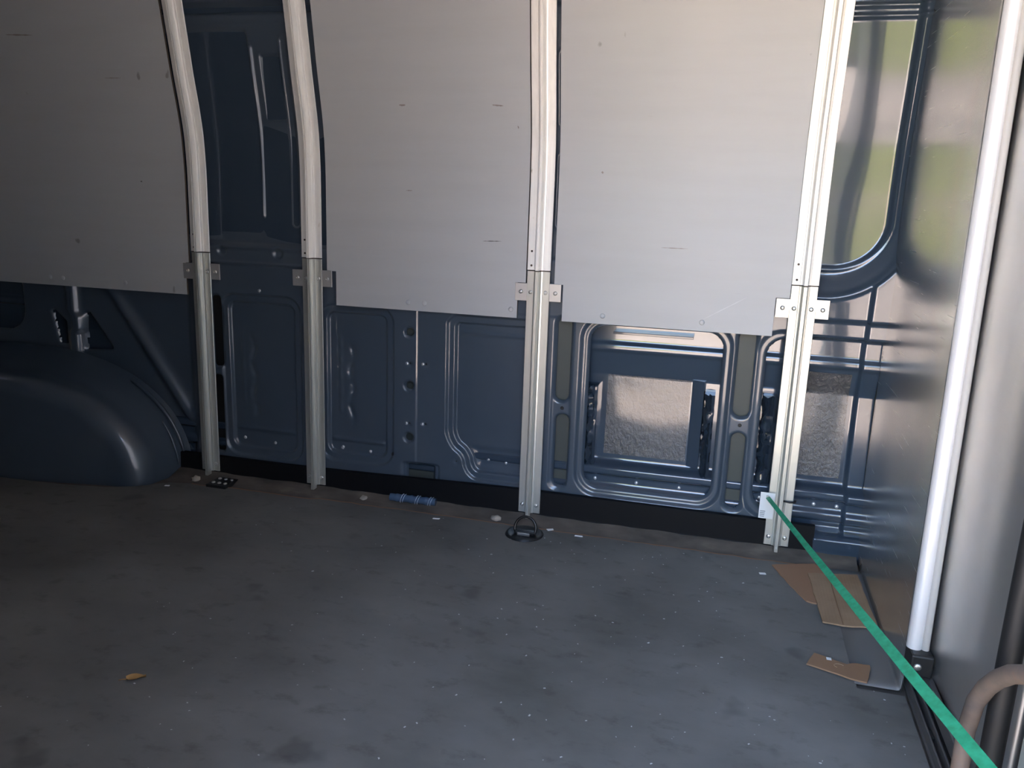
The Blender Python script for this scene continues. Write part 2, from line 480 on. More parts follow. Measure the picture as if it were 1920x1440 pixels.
def inner_y(X, Z):
    Y = I0 + prof(Z)
    # lower bay recesses with stepped edges
    for rc, r in (((-1.572, -1.280, .078, .620), .055), ((-1.222, -.964, .098, .610), .055)):
        s = -sd_rect(X, Z, *rc, r)
        Y += .009 * sm(s / .007) + .012 * sm((s - .026) / .007)
        bx = (rc[0] + rc[1]) / 2
        # shallow rib near the foot of each recess and crumpled dent on the left
        Y -= .006 * np.exp(-((Z - .170) / .006) ** 2) * sm((s - .03) / .02)
        w = np.exp(-((X - (rc[0] + .105 + .006 * np.sin(Z * 60))) / .009) ** 2) * sm((Z - .20) / .04) * sm((.50 - Z) / .05)
        Y += w * (.0042 + .0018 * np.sin(Z * 95 + rc[0] * 9) + .0006 * np.sin(Z * 233))
        w2 = np.exp(-((X - (rc[0] + .068)) / .006) ** 2) * sm((Z - .24) / .03) * sm((.52 - Z) / .03)
        Y -= w2 * (.002 + .001 * np.sin(Z * 120))
    s = -sd_poly(X, Z, R3, .018)
    Y += .009 * sm(s / .007) + .012 * sm((s - .024) / .007)
    Y -= .004 * np.exp(-((Z - .545) / .006) ** 2) * sm((s - .035) / .02)
    Y += .004 * sm((.20 - Z) / .02) * sm((s - .035) / .02)
    # overlapping seam between two pressings
    Y += .0025 * sm((X + .892) / .004) * sm((.62 - Z) / .01) * sm((X + 1.0) / .01)
    # small dimples round the fixing holes
    for cx, cz in ((-.913, .440), (-.862, .441), (-.914, .250), (-.862, .252), (-.966, .143), (-.758, .144), (-1.421, .631)):
        Y += .003 * np.exp(-((X - cx) ** 2 + (Z - cz) ** 2) / (2 * .006 ** 2))
    # hollow round the rectangular drain hole
    s = -sd_rect(X, Z, -.94, -.81, .04, .128, .012)
    Y += .005 * sm(s / .008)
    # big openings: stepped rim
    for rc in ((-.392, .038, .086, .628), (.094, .66, .080, .625)):
        s = -sd_rect(X, Z, *rc, .07)
        Y += .010 * sm(s / .012)
    for c in ((-.470, -.406, .090, .626), (.036, .104, .088, .626)):
        s = -sd_rect(X, Z, *c, .03)
        Y += .004 * sm(s / .008)
    # rolled rim of every cut-out
    s = inner_cuts(X, Z)
    Y += .010 * np.clip(1 - s / .009, 0, 1) ** 2
    # belt ledge
    b = sm((X + 1.70) / .02) * sm((-1.2 - X) / .05)
    Y += .010 * sm((Z - .772) / .014)
    Y -= .006 * np.exp(-((Z - .765) / .006) ** 2) * b
    Y -= .005 * np.exp(-((Z - .716) / .004) ** 2) * b
    for cx in (-1.553, -1.354):
        d = np.hypot(X - cx, Z - .752)
        Y += .007 * sm((.020 - d) / .010)
    # upper bay: door-like hollow, two pockets, long beads
    s = -sd_rect(X, Z, -1.72, -1.404, .812, 1.400, .02)
    Y += .011 * sm(s / .012)
    for rc in ((-1.376, -1.306, 1.147, 1.329), (-1.384, -1.318, .881, 1.067)):
        s = -sd_rect(X, Z, *rc, .008)
        Y += .009 * sm(s / .010) + .007 * sm((s - .014) / .006)
    Y -= .007 * np.exp(-(sd_seg(X, Z, (-1.400, 1.345), (-1.404, .865)) / .005) ** 2)
    s = np.abs(sd_rect(X, Z, -1.304, -1.278, .834, 1.372, .0125))
    Y -= .004 * np.exp(-(s / .0035) ** 2)
    for rc in ((-.480, -.20, 1.133, 1.330), (-.480, -.20, .862, 1.072)):
        s = np.abs(sd_rect(X, Z, *rc, .015))
        Y -= .004 * np.exp(-(s / .004) ** 2)
    Y -= .003 * np.exp(-((Z - 1.410) / .005) ** 2)
    Y += .020 * np.exp(-((Z - 1.447) / .010) ** 2)
    Y -= .016 * sm((Z - 1.452) / .02)
    # region behind the wheel arch
    lf = sm((-1.66 - X) / .06) * sm((.68 - Z) / .05)
    Y += .035 * lf
    d = sd_seg(X, Z, (-2.03, .635), (-1.715, .185))
    Y -= .022 * np.exp(-(d / .022) ** 2) * sm((-1.66 - X) / .06)
    kink = -2.172 + .014 * sm((.52 - Z) / .03) - .010 * sm((.455 - Z) / .02)
    d = np.abs(X - kink)
    Y -= (.030 * np.exp(-(d / .020) ** 2) - .010 * np.exp(-(d / .006) ** 2)) * lf
    # rolled bottom
    Y += .0012 * np.sin(X * 7) * np.sin(Z * 6 + 1)
    return Y

xs = np.concatenate([np.arange(-2.75, -1.75, .006), np.arange(-1.75, .2001, .003)])
zs = np.concatenate([np.arange(.02, .78, .003), np.arange(.78, 1.80, .0045)])
wall = sheet('wall_left', xs, zs, inner_y, inner_cuts, PAINT)
tag(wall, 'blue painted pressed metal side wall of the van', kind='structure')

# outer skin ---------------------------------------------------------------
SZ = np.array([-.06, .050, .060, .086, .096, .112, .122, .146, .154, .174, .184, .190, .445, .515, .523, .538, .548, .598, .606, .648, .656, .70, .80, 1.80])
SY = np.array([.050, .050, .060, .060, .049, .049, .060, .060, .049, .049, .086, .090, .100, .082, .076, .076, .0855, .0845, .058, .056, .046, .044, .036, .036])
_sz = np.linspace(-.06, 1.8, 1861)
_sy = np.interp(_sz, SZ, SY)
_k2 = np.hanning(9); _k2 /= _k2.sum()
_sy = np.convolve(np.pad(_sy, 4, mode='edge'), _k2, mode='valid')
def skin_y(X, Z):
    Y = np.interp(Z, _sz, _sy) + .8 * prof(Z)
    # blanked window with rounded corner: rim bead and shallow recess
    s = -sd_rect(X, Z, -.9, .447, .712, 2.20, .20)
    so = s
    Y -= .004 * np.exp(-(s / .006) ** 2)
    Y += .034 * sm((s - .004) / .062) + .010 * sm(s / .02)
    s = -sd_rect(X, Z, -.82, .394, .790, 2.10, .13)
    Y -= .004 * np.exp(-((s + .006) / .005) ** 2)
    Y += .005 * sm(s / .006)
    for zc in (1.402, 1.425):
        Y -= .008 * np.exp(-((Z - zc) / .005) ** 2)
    # corner pillar next to the bulkhead
    Y -= .016 * sm((X - .366) / .008) * sm(-so / .006)
    t = sm((X - .284) / .010) * sm((.070 - Z) / .016)
    Y = Y * (1 - t) + .004 * t
    Y += .0016 * np.sin(X * 5.1 + .4) * np.sin(Z * 4.3) + .0006 * np.sin(X * 17 + Z * 9)
    return Y
xs = np.concatenate([np.arange(-2.80, -.5, .02), np.linspace(-.5, .4158, 230)])
zs = np.arange(-.055, 1.80, .0035)
skin = sheet('outer_skin', xs, zs, skin_y, None, SKIN, wall)
tag(skin, 'glossy outer body skin behind the pressed wall')
for x0, x1, z0, z1 in ((-.312, -.072, .206, .447), (.232, .352, .206, .505)):
    p = sheet('damping_pad', np.linspace(x0, x1, 40), np.linspace(z0, z1, 60), lambda X, Z: skin_y(X, Z) - .0025, None, PAD, wall)
    tag(p, 'rough textured damping pad painted with the body')
# studs along the rocker rail
for x in (-.328, -.205, -.081, .029, .075, .145, .291, .352):
    stud('rail_stud', CLIP, (x, float(skin_y(np.array(x), np.array(.134))) - .001, .134), wall)
for x, z in ((-1.508, .135), (-1.395, .128), (-1.148, .143), (-1.052, .138), (-.66, .155), (-.604, .150), (-1.150, .14)):
    stud('wall_stud', CLIP, (x, float(inner_y(np.array(x), np.array(z))) - .0005, z), wall)
# fixing holes, their inner shade drawn as black discs, with bright nubs beside
def cup(name, x, z, r, parent):
    y = float(inner_y(np.array(x), np.array(z)))
    bm = bmesh.new()
    seg = 12
    a = [bm.verts.new((x + (r + .0012) * math.cos(2 * math.pi * k / seg), y + .0006, z + (r + .0012) * math.sin(2 * math.pi * k / seg))) for k in range(seg)]
    b = [bm.verts.new((x + r * math.cos(2 * math.pi * k / seg), y - .0012, z + r * math.sin(2 * math.pi * k / seg))) for k in range(seg)]
    c = [bm.verts.new((x + r * .9 * math.cos(2 * math.pi * k / seg), y - .0003, z + r * .9 * math.sin(2 * math.pi * k / seg))) for k in range(seg)]
    for p, q in ((a, b), (b, c)):
        for k in range(seg):
            bm.faces.new((p[k], p[(k + 1) % seg], q[(k + 1) % seg], q[k]))
    bm.faces.new(c)
    bmesh.ops.recalc_face_normals(bm, faces=bm.faces[:])
    obj(name, bm, RUBBER, parent)
for x, z in ((-.910, .442), (-.859, .443), (-.911, .252), (-.859, .254)):
    cup('dark_hole_disc', x, z, .0038, wall)
    stud('wall_stud', CLIP, (x - .0115, float(inner_y(np.array(x - .0115), np.array(z - .002))) - .0005, z - .002), wall)
for x, z, r in ((-.966, .143, .0065), (-.758, .144, .009), (-.434, .346, .0045), (.071, .347, .0045), (-1.125, .645, .005)):
    cup('dark_hole_disc', x, z, r, wall)
for x, z in ((-1.137, .644), (-1.424, .632)):
    stud('wall_stud', CLIP, (x, float(inner_y(np.array(x), np.array(z))) - .0005, z), wall)
BACK = new_mat('green_grey_backing', (0.065, 0.075, 0.068), 0.5)
for x0, x1, z0, z1 in ((-.478, -.398, .09, .64), (.033, .107, .09, .64), (-.965, -.80, .06, .60), (-1.62, -1.56, .06, .62)):
    bm = bmesh.new(); box(bm, x0, x1, .058, .066, z0, z1, .001)
    obj('backing_and_gap_plate', bm, BACK if x0 > -1.5 else RUBBER, wall)  # leftmost plate is black to stand for the dark gap behind its slots
# crumpled vertical braces just inside the two openings
def brace(x0, x1, y0, y1, z0, z1, seed):
    r = random.Random(seed)
    bm = bmesh.new()
    n = 22
    rows = []
    for i in range(n + 1):
        z = z0 + (z1 - z0) * i / n
        j = lambda a: (r.random() - .5) * a
        rows.append([bm.verts.new((x0 + j(.006), y1, z)), bm.verts.new((x0 + j(.010), y0 + .012 + j(.008), z + j(.004))),
                     bm.verts.new((x0 + (x1 - x0) * .35 + j(.008), y0 + j(.010), z + j(.006))), bm.verts.new((x0 + (x1 - x0) * .6 + j(.008), y0 + .010 + j(.012), z + j(.006))),
                     bm.verts.new((x1 - .008 + j(.003), y0 + .002 + j(.003), z)), bm.verts.new((x1 + j(.002), y0 + .006, z)), bm.verts.new((x1, y1, z))])
    for a, b in zip(rows, rows[1:]):
        for k in range(6):
            bm.faces.new((a[k], a[k + 1], b[k + 1], b[k]))
    bm.faces.new(rows[0]); bm.faces.new(rows[-1])
    bmesh.ops.recalc_face_normals(bm, faces=bm.faces[:])
    tag(obj('brace', bm, DKBRACE, wall, True, 60), 'crumpled dark brace inside the wall opening')
DKBRACE = new_mat('dark_glossy_brace', (0.03, 0.045, 0.065), 0.15, 0.2, 1.6, 0.6)
brace(-.372, -.334, .055, .105, .175, .418, 1)
brace(-.030, -.002, .055, .105, .170, .420, 2)
brace(.128, .165, .055, .105, .180, .430, 3)
# added blue face beside the pad, turned rearward to imitate a dark reflection
bm = bmesh.new()
q = [(-.068, .094), (-.034, .079), (-.030, .105), (-.068, .105)]
lo = [bm.verts.new((x, y, .192)) for x, y in q]; hi = [bm.verts.new((x, y, .452)) for x, y in q]
bm.faces.new(lo); bm.faces.new(hi)
for k in range(4):
    bm.faces.new((lo[k], lo[(k + 1) % 4], hi[(k + 1) % 4], hi[k]))
bmesh.ops.recalc_face_normals(bm, faces=bm.faces[:])
obj('dark_reflection_face', bm, SKIN, wall)
# dark bar giving the shade of a slot at the opening's head
bm = bmesh.new(); box(bm, -.300, -.075, .060, .100, .574, .581, .001)
obj('dark_slot_bar', bm, DKBRACE, wall)

# ------------------------------------------------------------------ floor mat, strip
def mat_outline():
    pts = []
    r = random.Random(3)
    x = 0.33
    while x > -1.66:
        pts.append((x, -.060 - .012 * (x < -1.2) - .010 * (x < -1.5) + r.uniform(-.003, .003)))
        x -= .035
    pts += [(-1.70, -.095), (-1.735, -.12), (-1.78, -.160), (-1.86, -.196), (-2.0, -.222), (-2.2, -.235), (-2.4, -.236), (-2.6, -.23), (-2.8, -.215), (-2.95, -.09), (-3.29, -.09), (-3.29, -1.82), (.450, -1.82), (.450, -1.05), (.420, -1.05), (.420, -.62), (.33, -.62)]
    return pts
bm = bmesh.new()
po = mat_outline()
top = [bm.verts.new((x, y, 0)) for x, y in po]
bot = [bm.verts.new((x, y + (.004 if y > -.3 else 0), -.008)) for x, y in po]
bm.faces.new(top)
sides = []
for k in range(len(po)):
    f = bm.faces.new((top[k], bot[k], bot[(k + 1) % len(po)], top[(k + 1) % len(po)]))
    f.material_index = 1
bmesh.ops.triangulate(bm, faces=[f for f in bm.faces if len(f.verts) > 4])
bmesh.ops.recalc_face_normals(bm, faces=bm.faces[:])
mat_o = obj('floor_mat', bm, MAT)
mat_o.data.materials.append(MATEDGE)
bm = bmesh.new()
rp = [p for p in po if p[1] > -.10 and -1.69 < p[0] < .34]
r = random.Random(8)
rows = []
for x, y in rp:
    w = .0025 + .0035 * r.random()
    rows.append([bm.verts.new((x, y + .0008, -.004)), bm.verts.new((x, y + .0005, .0009)), bm.verts.new((x, y - w, .0006))])
for a, b in zip(rows, rows[1:]):
    for k in range(2):
        bm.faces.new((a[k], b[k], b[k + 1], a[k + 1]))
tag(obj('mat_rim', bm, MATEDGE, mat_o), 'rusty brown frayed rim')
tag(mat_o, 'dark grey scuffed floor mat covering the van floor', 'floor mat')

bm = bmesh.new()
n = 60
ra = []
for i in range(n + 1):
    x = -1.735 + (.296 + 1.735) * i / n
    z = .070 + .018 * sm((x + 1.4) / 1.0)
    ra.append([bm.verts.new((x, .002, .010)), bm.verts.new((x, .0045, .017)), bm.verts.new((x, .008, z)), bm.verts.new((x, .022, z + .001)), bm.verts.new((x, .022, -.007))])
for a, b in zip(ra, ra[1:]):
    for k in range(4):
        bm.faces.new((a[k], b[k], b[k + 1], a[k + 1]))
bm.faces.new(ra[0]); bm.faces.new(ra[-1])
bmesh.ops.recalc_face_normals(bm, faces=bm.faces[:])
tag(obj('trim_1', bm, BLACK), 'black kick strip along the foot of the wall', kind='structure')

# ------------------------------------------------------------------ wheel arch
def wheel_arch():
    bm = bmesh.new()
    cx, a, h = -2.36, .625, .385
    nu, nv = 64, 26
    grid = []
    for j in range(nv + 1):
        t = j / nv
        # depth profile: lip at the wall, flank, rounded shoulder, front face
        if t < .12:
            y = .045 - .03 * (t / .12); s = 1.03 - .03 * (t / .12); zs_ = s
        elif t < .5:
            q = (t - .12) / .38
            y = .015 - .095 * q; s = 1.0 - .035 * q; zs_ = 1.0 - .10 * q
        else:
            q = (t - .5) / .5
            y = -.080 - .085 * math.sin(q * math.pi / 2); s = .965 - .125 * (1 - math.cos(q * math.pi / 2)); zs_ = .90 - .13 * (1 - math.cos(q * math.pi / 2))
        row = []
        for i in range(nu + 1):
            u = math.pi * i / nu
            c, sn = math.cos(u), math.sin(u)
            X = cx + a * s * (abs(c) ** (2 / 2.4)) * (1 if c >= 0 else -1)
            Z = h * zs_ * (abs(sn) ** (2 / 2.2))
            f_ = max(0.0, min(1.0, (t - .12) / .6))
            yy = y - .055 * f_ * float(sm((-1.80 - X) / .5))
            row.append(bm.verts.new((X, yy, Z - .008)))
        grid.append(row)
    for p, q in zip(grid, grid[1:]):
        for i in range(nu):
            bm.faces.new((p[i], p[i + 1], q[i + 1], q[i]))
    # front face with shallow vertical flutes
    last = grid[-1]
    prev = last
    for s in (.9, .75, .55, .3):
        row = []
        for i in range(nu + 1):
            p = last[i].co
            X = cx + (p.x - cx) * s
            row.append(bm.verts.new((X, -.165 - .055 * float(sm((-1.80 - X) / .5)) - .010 * (1 - s) + .006 * math.sin(X * 55) * (1 - s), (p.z + .008) * s - .008)))
        for i in range(nu):
            bm.faces.new((prev[i], prev[i + 1], row[i + 1], row[i]))
        prev = row
    bm.faces.new(prev)
    bmesh.ops.recalc_face_normals(bm, faces=bm.faces[:])
    o = obj('wheel_arch', bm, PAINT, None, True)
    tag(o, 'rounded blue wheel arch bulging from the wall below the dim grey panel', 'wheel arch')
    # seam flange and stiffening bead that run down the flank
    def rim(u, k, y):
        c, sn = math.cos(u), math.sin(u)
        return (cx + a * k * abs(c) ** (2 / 2.4), y, h * k * abs(sn) ** (2 / 2.2) - .008)
    for k, y, u0, u1, rad_ in ((1.030, .012, 10, 50, .0065), (1.004, -.006, 4, 26, .004)):
        bm = bmesh.new()
        us = np.linspace(math.radians(u0), math.radians(u1), 16)
        tube(bm, [rim(u, k, y) for u in us], [rad_ * (.25 + .75 * math.sin(math.pi * (i + .5) / 16) ** .4) for i in range(16)], 8)
        obj('bead', bm, PAINT, o, True)
wheel_arch()

# ------------------------------------------------------------------ grey liner panels
def liner(name, xl, xr, xl2, xr2, zn, label, rivets, scuffs=()):
    zs = [.607, zn] + list(np.arange(.74, 1.79, .035))
    bm = bmesh.new()
    off = .0045
    xs = [xl, xl2] + list(np.linspace(xl2, xr2, 9)[1:-1]) + [xr2, xr]
    V = {}
    for i, z in enumerate(zs):
        for j, x in enumerate(xs):
            V[i, j] = bm.verts.new((x, off + float(prof(z)), z))
    for i in range(len(zs) - 1):
        for j in range(len(xs) - 1):
            if i == 0 and j in (0, len(xs) - 2) and abs(xs[j + 1] - xs[j]) > .002:
                continue
            if abs(xs[j + 1] - xs[j]) < 1e-6:
                continue
            bm.faces.new((V[i, j], V[i, j + 1], V[i + 1, j + 1], V[i + 1, j]))
    for q in [q for q in bm.verts if not q.link_faces]:
        bm.verts.remove(q)
    faces = bm.faces[:]
    r = bmesh.ops.extrude_face_region(bm, geom=faces)
    for q in [g for g in r['geom'] if isinstance(g, bmesh.types.BMVert)]:
        q.co.y += .007
    bmesh.ops.recalc_face_normals(bm, faces=bm.faces[:])
    o = obj(name, bm, PANEL, None, True, 35)
    o.data.materials.append(PANEL_EDGE)
    for p in o.data.polygons:
        if abs(p.normal.x) > .7:
            p.material_index = 1
    tag(o, label, 'wall panel', 'grey liner panels on the van wall')
    for x, z in rivets:
        stud('rivet', RIVET, (x, off + float(prof(z)), z), o)
    for (xa, za, xb, zb, w, mt) in scuffs:
        bm = bmesh.new()
        n = 8
        up_, dn = [], []
        for k in range(n + 1):
            t = k / n
            x, z = xa + (xb - xa) * t, za + (zb - za) * t
            hw = w * (.25 + math.sin(math.pi * t)) * (.8 + .3 * math.sin(k * 2.3))
            y = off + float(prof(z)) - .0004
            up_.append(bm.verts.new((x, y, z + hw))); dn.append(bm.verts.new((x, y, z - hw)))
        for k in range(n):
            bm.faces.new((dn[k], dn[k + 1], up_[k + 1], up_[k]))
        obj('scuff', bm, mt, o)
    return o
SCUFF = new_mat('dark_scuff', (0.13, 0.12, 0.11), 0.8)
SCUFF2 = new_mat('faint_brown_scuff', (0.30, 0.26, 0.24), 0.8)
SCUFF3 = new_mat('pale_scratch', (0.60, 0.61, 0.62), 0.6)
liner('wall_panel', -2.78, -1.662, -2.779, -1.674, .710, 'dim grey liner panel above the wheel arch, leftmost of the three', [(-2.208, .634), (-2.156, .633), (-1.908, .631)], [(-2.235, 1.388, -2.134, 1.385, .0022, SCUFF2), (-1.825, .957, -1.818, .957, .002, SCUFF), (-1.90, 1.262, -1.84, 1.262, .001, SCUFF2)])
liner('wall_panel', -1.176, -.552, -1.146, -.575, .710, 'grey liner panel with scuff marks, between the second and third rails', [(-.910, .631), (-.859, .631), (-.593, .631)], [(-.683, .821, -.628, .823, .0011, SCUFF), (-.660, 1.189, -.628, 1.187, .0022, SCUFF2), (-.589, 1.135, -.585, 1.131, .004, SCUFF2), (-.933, 1.188, -.914, 1.188, .003, SCUFF2), (-.92, .955, -.90, .955, .0012, SCUFF2)])
liner('wall_panel', -.469, .164, -.443, .129, .710, 'brightest grey liner panel, above the big opening in the wall', [(-.327, .630), (-.055, .631)], [(-.052, .640, .056, .706, .0011, SCUFF3), (-.179, .826, -.108, .826, .0010, SCUFF2), (-.353, 1.019, -.347, 1.018, .003, SCUFF2)])

# ------------------------------------------------------------------ aluminium rails
def extrude_section(bm, sec, path, cx):
    """sec: list of (x, d) around; d is distance out of the wall (towards -Y)"""
    rows = []
    for i, (y, z) in enumerate(path):
        y0, z0 = path[max(i - 1, 0)]
        y1, z1 = path[min(i + 1, len(path) - 1)]
        t = Vector((0, y1 - y0, z1 - z0)).normalized()
        nout = Vector((0, -t.z, t.y))
        rows.append([bm.verts.new(Vector((cx + x, y, z)) + nout * d) for x, d in sec])
    n = len(sec)
    for a, b in zip(rows, rows[1:]):
        for k in range(n):
            bm.faces.new((a[k], a[(k + 1) % n], b[(k + 1) % n], b[k]))
    bm.faces.new(list(reversed(rows[0])))
    bm.faces.new(rows[-1])
    bmesh.ops.recalc_face_normals(bm, faces=bm.faces[:])

FL = .033
SEC = [(-FL, -.0028), (-FL, 0), (-FL + .001, .001), (-.0135, .001), (-.0125, .0035), (-.0085, .0045), (-.0060, .0075), (-.0050, .024), (-.0040, .026), (-.0012, .026), (-.0008, .0235), (.0008, .0235), (.0012, .026),
       (.0040, .026), (.0050, .024), (.0060, .0075), (.0085, .0045), (.0125, .0035), (.0135, .001), (FL - .001, .001), (FL, 0), (FL, -.0028)]
def cargo_rail(cx, label):
    root = empty('cargo_rail', (cx, 0, 0.004))
    tag(root, label, 'rail', 'aluminium cargo rails on the wall')
    bm = bmesh.new()
    extrude_section(bm, SEC, [(float(prof(z)) , z) for z in [.022] + list(np.linspace(.08, .744, 14))], cx)
    tag(obj('lower_section', bm, ALU_LO, root, True, 25), 'lower mill finish aluminium length')
    # rib tongue standing on the floor
    bm = bmesh.new(); box(bm, cx - .005, cx + .005, -.0255, -.004, .011, .024, .001)
    obj('rib_foot', bm, ALU_LO, root)
    bm = bmesh.new()
    extrude_section(bm, [(x * 1.02, d + .0008) for x, d in SEC], [(float(prof(z)), z) for z in [.7475] + list(np.arange(.80, 1.795, .022))], cx)
    tag(obj('upper_section', bm, ALU_UP, root, True, 25), 'upper cream white length, bent in towards the roof')
    # grime line in the joint
    bm = bmesh.new()
    y = float(prof(.746))
    box(bm, cx - .031, cx + .031, y - .0008, y + .001, .7438, .7478)
    obj('joint_gap', bm, GRIME, root)
    # bracket plates each side
    y = float(prof(.685))
    for s in (-1, 1):
        bm = bmesh.new()
        box(bm, cx + s * .067 - (.004 if s > 0 else 0) if s < 0 else cx + .030, cx - .030 if s < 0 else cx + .066, y - .0002, y + .0028, .660 + .001 * s, .710 + .001 * s, .0008)
        br = obj('bracket', bm, BRKT, root)
        stud('screw', SCREW, (cx + s * .050, y - .0002, .685), br)
        stud('screw', SCREW, (cx + s * .0215, y - .0010, .685), root)
        stud('screw', SCREW, (cx + s * .0215, float(prof(.045)) - .0010, .046), root)
        # empty fixing holes above the joint
    for z in (.760, .800):
        bm = bmesh.new()
        bmesh.ops.create_cone(bm, cap_ends=True, segments=8, radius1=.0035, radius2=.003, depth=.0012, matrix=Matrix.Translation((cx - .022, float(prof(z)) - .0019, z)) @ Matrix.Rotation(math.pi / 2, 4, 'X'))
        obj('fixing_hole', bm, GRIME, root)
    return root
cargo_rail(-1.614, 'cream aluminium rail between the dim panel and the bare blue bay, bent at top')
cargo_rail(-1.224, 'cream aluminium rail left of the scuffed middle panel')
cargo_rail(-.514, 'cream aluminium rail above the floor lashing ring')
cargo_rail(.198, 'cream aluminium rail with the green strap at its foot')

# paper tag, cable tie and strap on the last rail
tg = empty('paper_tag', (.160, -.012, .140))
bm = bmesh.new(); box(bm, .143, .181, -.0105, -.0095, .101, .177)
obj('sheet', bm, WHITE, tg)
r = random.Random(5)
for k in range(4):
    bm = bmesh.new(); box(bm, .146, .146 + r.uniform(.008, .014), -.0112, -.0106, .106 + k * .005, .108 + k * .005)
    obj('print_line', bm, INK, tg)
bm = bmesh.new()
bmesh.ops.create_cone(bm, cap_ends=True, segments=10, radius1=.004, radius2=.003, depth=.008, matrix=Matrix.Translation((.162, -.014, .1665)) @ Matrix.Rotation(math.pi / 2, 4, 'X'))
obj('eyelet', bm, STEEL, tg)
tag(tg, 'small white paper tag fixed to the rail where the green strap ends', 'tag')
bm = bmesh.new()
tube(bm, [(.204, -.006, .156), (.222, -.006, .1545), (.235, .000, .154), (.237, .008, .155)], .0028, 8)
tag(obj('cable_tie', bm, RUBBER, None, True), 'black cable tie looped round the rightmost rail foot', 'cable tie')

A = Vector((.162, -.020, .1665)); B = Vector((.380, -1.192, .267))
d = (B - A)
E_ = A + d * 1.345
bm = bmesh.new()
n = 48
rows = []
for i in range(n + 1):
    t = i / n
    p = A.lerp(E_, t) + Vector((0, 0, -.006 * math.sin(math.pi * min(1, t * 1.0))))
    w = .0055 + .0035 * sm(t * 1.6)
    ang = math.radians(55 + 20 * t + 6 * math.sin(t * 9))
    side = Vector((math.cos(ang), 0, math.sin(ang) * .9)).normalized()
    side = Vector((0.85, 0.1, 0.55)).normalized() if True else side
    nr = d.normalized().cross(side).normalized() * .0012
    rows.append([bm.verts.new(p - side * w - nr), bm.verts.new(p + side * w - nr), bm.verts.new(p + side * w + nr), bm.verts.new(p - side * w + nr)])
for a, b in zip(rows, rows[1:]):
    for k in range(4):
        bm.faces.new((a[k], a[(k + 1) % 4], b[(k + 1) % 4], b[k]))
bm.faces.new(rows[0]); bm.faces.new(rows[-1])
bmesh.ops.recalc_face_normals(bm, faces=bm.faces[:])
tag(obj('green_strap', bm, GREEN), 'bright green plastic strap stretched from the rail foot to the door', 'strap')

# ------------------------------------------------------------------ bulkhead
PX = .415
bm = bmesh.new()
ny, nz = 34, 60
V = {}
for j in range(ny + 1):
    for k in range(nz + 1):
        z = 1.79 * k / nz
        y0 = -.606 + .040 * z / 1.3
        y = .075 + (y0 - .075) * j / ny
        V[j, k] = bm.verts.new((PX + .0015 * math.sin(y * 7 + z * 2.2) + .001 * math.sin(z * 5 + y * 3), y, z))
for j in range(ny):
    for k in range(nz):
        bm.faces.new((V[j, k], V[j + 1, k], V[j + 1, k + 1], V[j, k + 1]))
bmesh.ops.recalc_face_normals(bm, faces=bm.faces[:])
bulk = obj('bulkhead_panel', bm, BULK, None, True, 40)
md = bulk.modifiers.new('thickness', 'SOLIDIFY'); md.thickness = .0025; md.offset = 0
bm = bmesh.new()
rows = []
for j in range(21):
    y = -.06 - .546 * j / 20
    rows.append([bm.verts.new((x, y, z)) for x, z in ((PX - .0012, .030), (PX - .0016, .008), (PX - .004, .0025), (PX - .008, .0014), (PX - .088, .0010))])
for a, b in zip(rows, rows[1:]):
    for k in range(4):
        bm.faces.new((a[k], b[k], b[k + 1], a[k + 1]))
fo = obj('foot_flange', bm, FLANGE, bulk, True)
md = fo.modifiers.new('thickness', 'SOLIDIFY'); md.thickness = .0016; md.offset = 0
tag(bulk, 'shiny brushed aluminium bulkhead panel beside the wall, folded foot on the floor', 'partition')

pr = empty('edge_post', (.420, -.61, .10))
tag(pr, 'white round edge post standing at the front of the bulkhead panel', 'post')
def ypost(z):
    return -.625 + .042 * z / 1.3
bm = bmesh.new()
tube(bm, [(.421, ypost(z), z) for z in np.linspace(.112, 1.79, 12)], .0142, 20)
obj('tube', bm, TUBEW, pr, True, 60)
bm = bmesh.new()
tube(bm, [(.440, ypost(z) - .004, z) for z in np.linspace(.10, 1.79, 12)], .0075, 12)
tag(obj('seal_strip', bm, new_mat('grey_seal', (0.45, 0.43, 0.40), 0.5), pr, True, 60), 'grey seal beside the white tube')
bm = bmesh.new(); box(bm, .411, .452, -.655, -.60, .066, .112, .004)
obj('end_block', bm, RUBBER, pr)
bm = bmesh.new()
bmesh.ops.create_uvsphere(bm, u_segments=12, v_segments=8, radius=.0075, matrix=Matrix.Translation((.424, -.655, .088)) @ Matrix.Diagonal((1, .5, 1, 1)))
obj('bolt', bm, STEEL, pr, True)

dr = empty('bulkhead_door', (.47, -.85, .03))
tag(dr, 'dull grey metal bulkhead door panel right of the white post', 'door panel')
bm = bmesh.new()
V = {}
ny, nz = 40, 50
for j in range(ny + 1):
    for k in range(nz + 1):
        y = -.36 - .665 * j / ny
        z = .055 + 1.735 * k / nz
        roll_ = .010 * math.exp(-((y + .60) / .05) ** 2) + .006 * math.exp(-((y + .86) / .07) ** 2)
        V[j, k] = bm.verts.new((.462 - roll_ + .0015 * math.sin(z * 4 + y * 6), y, z))
for j in range(ny):
    for k in range(nz):
        bm.faces.new((V[j, k], V[j + 1, k], V[j + 1, k + 1], V[j, k + 1]))
dp = obj('door_sheet', bm, BULKDOOR, dr, True)
md = dp.modifiers.new('thickness', 'SOLIDIFY'); md.thickness = .012; md.offset = -1
bm = bmesh.new(); box(bm, .447, .459, -1.02, -.38, .03, .062, .003)
obj('bottom_edge', bm, TRACK, dr)

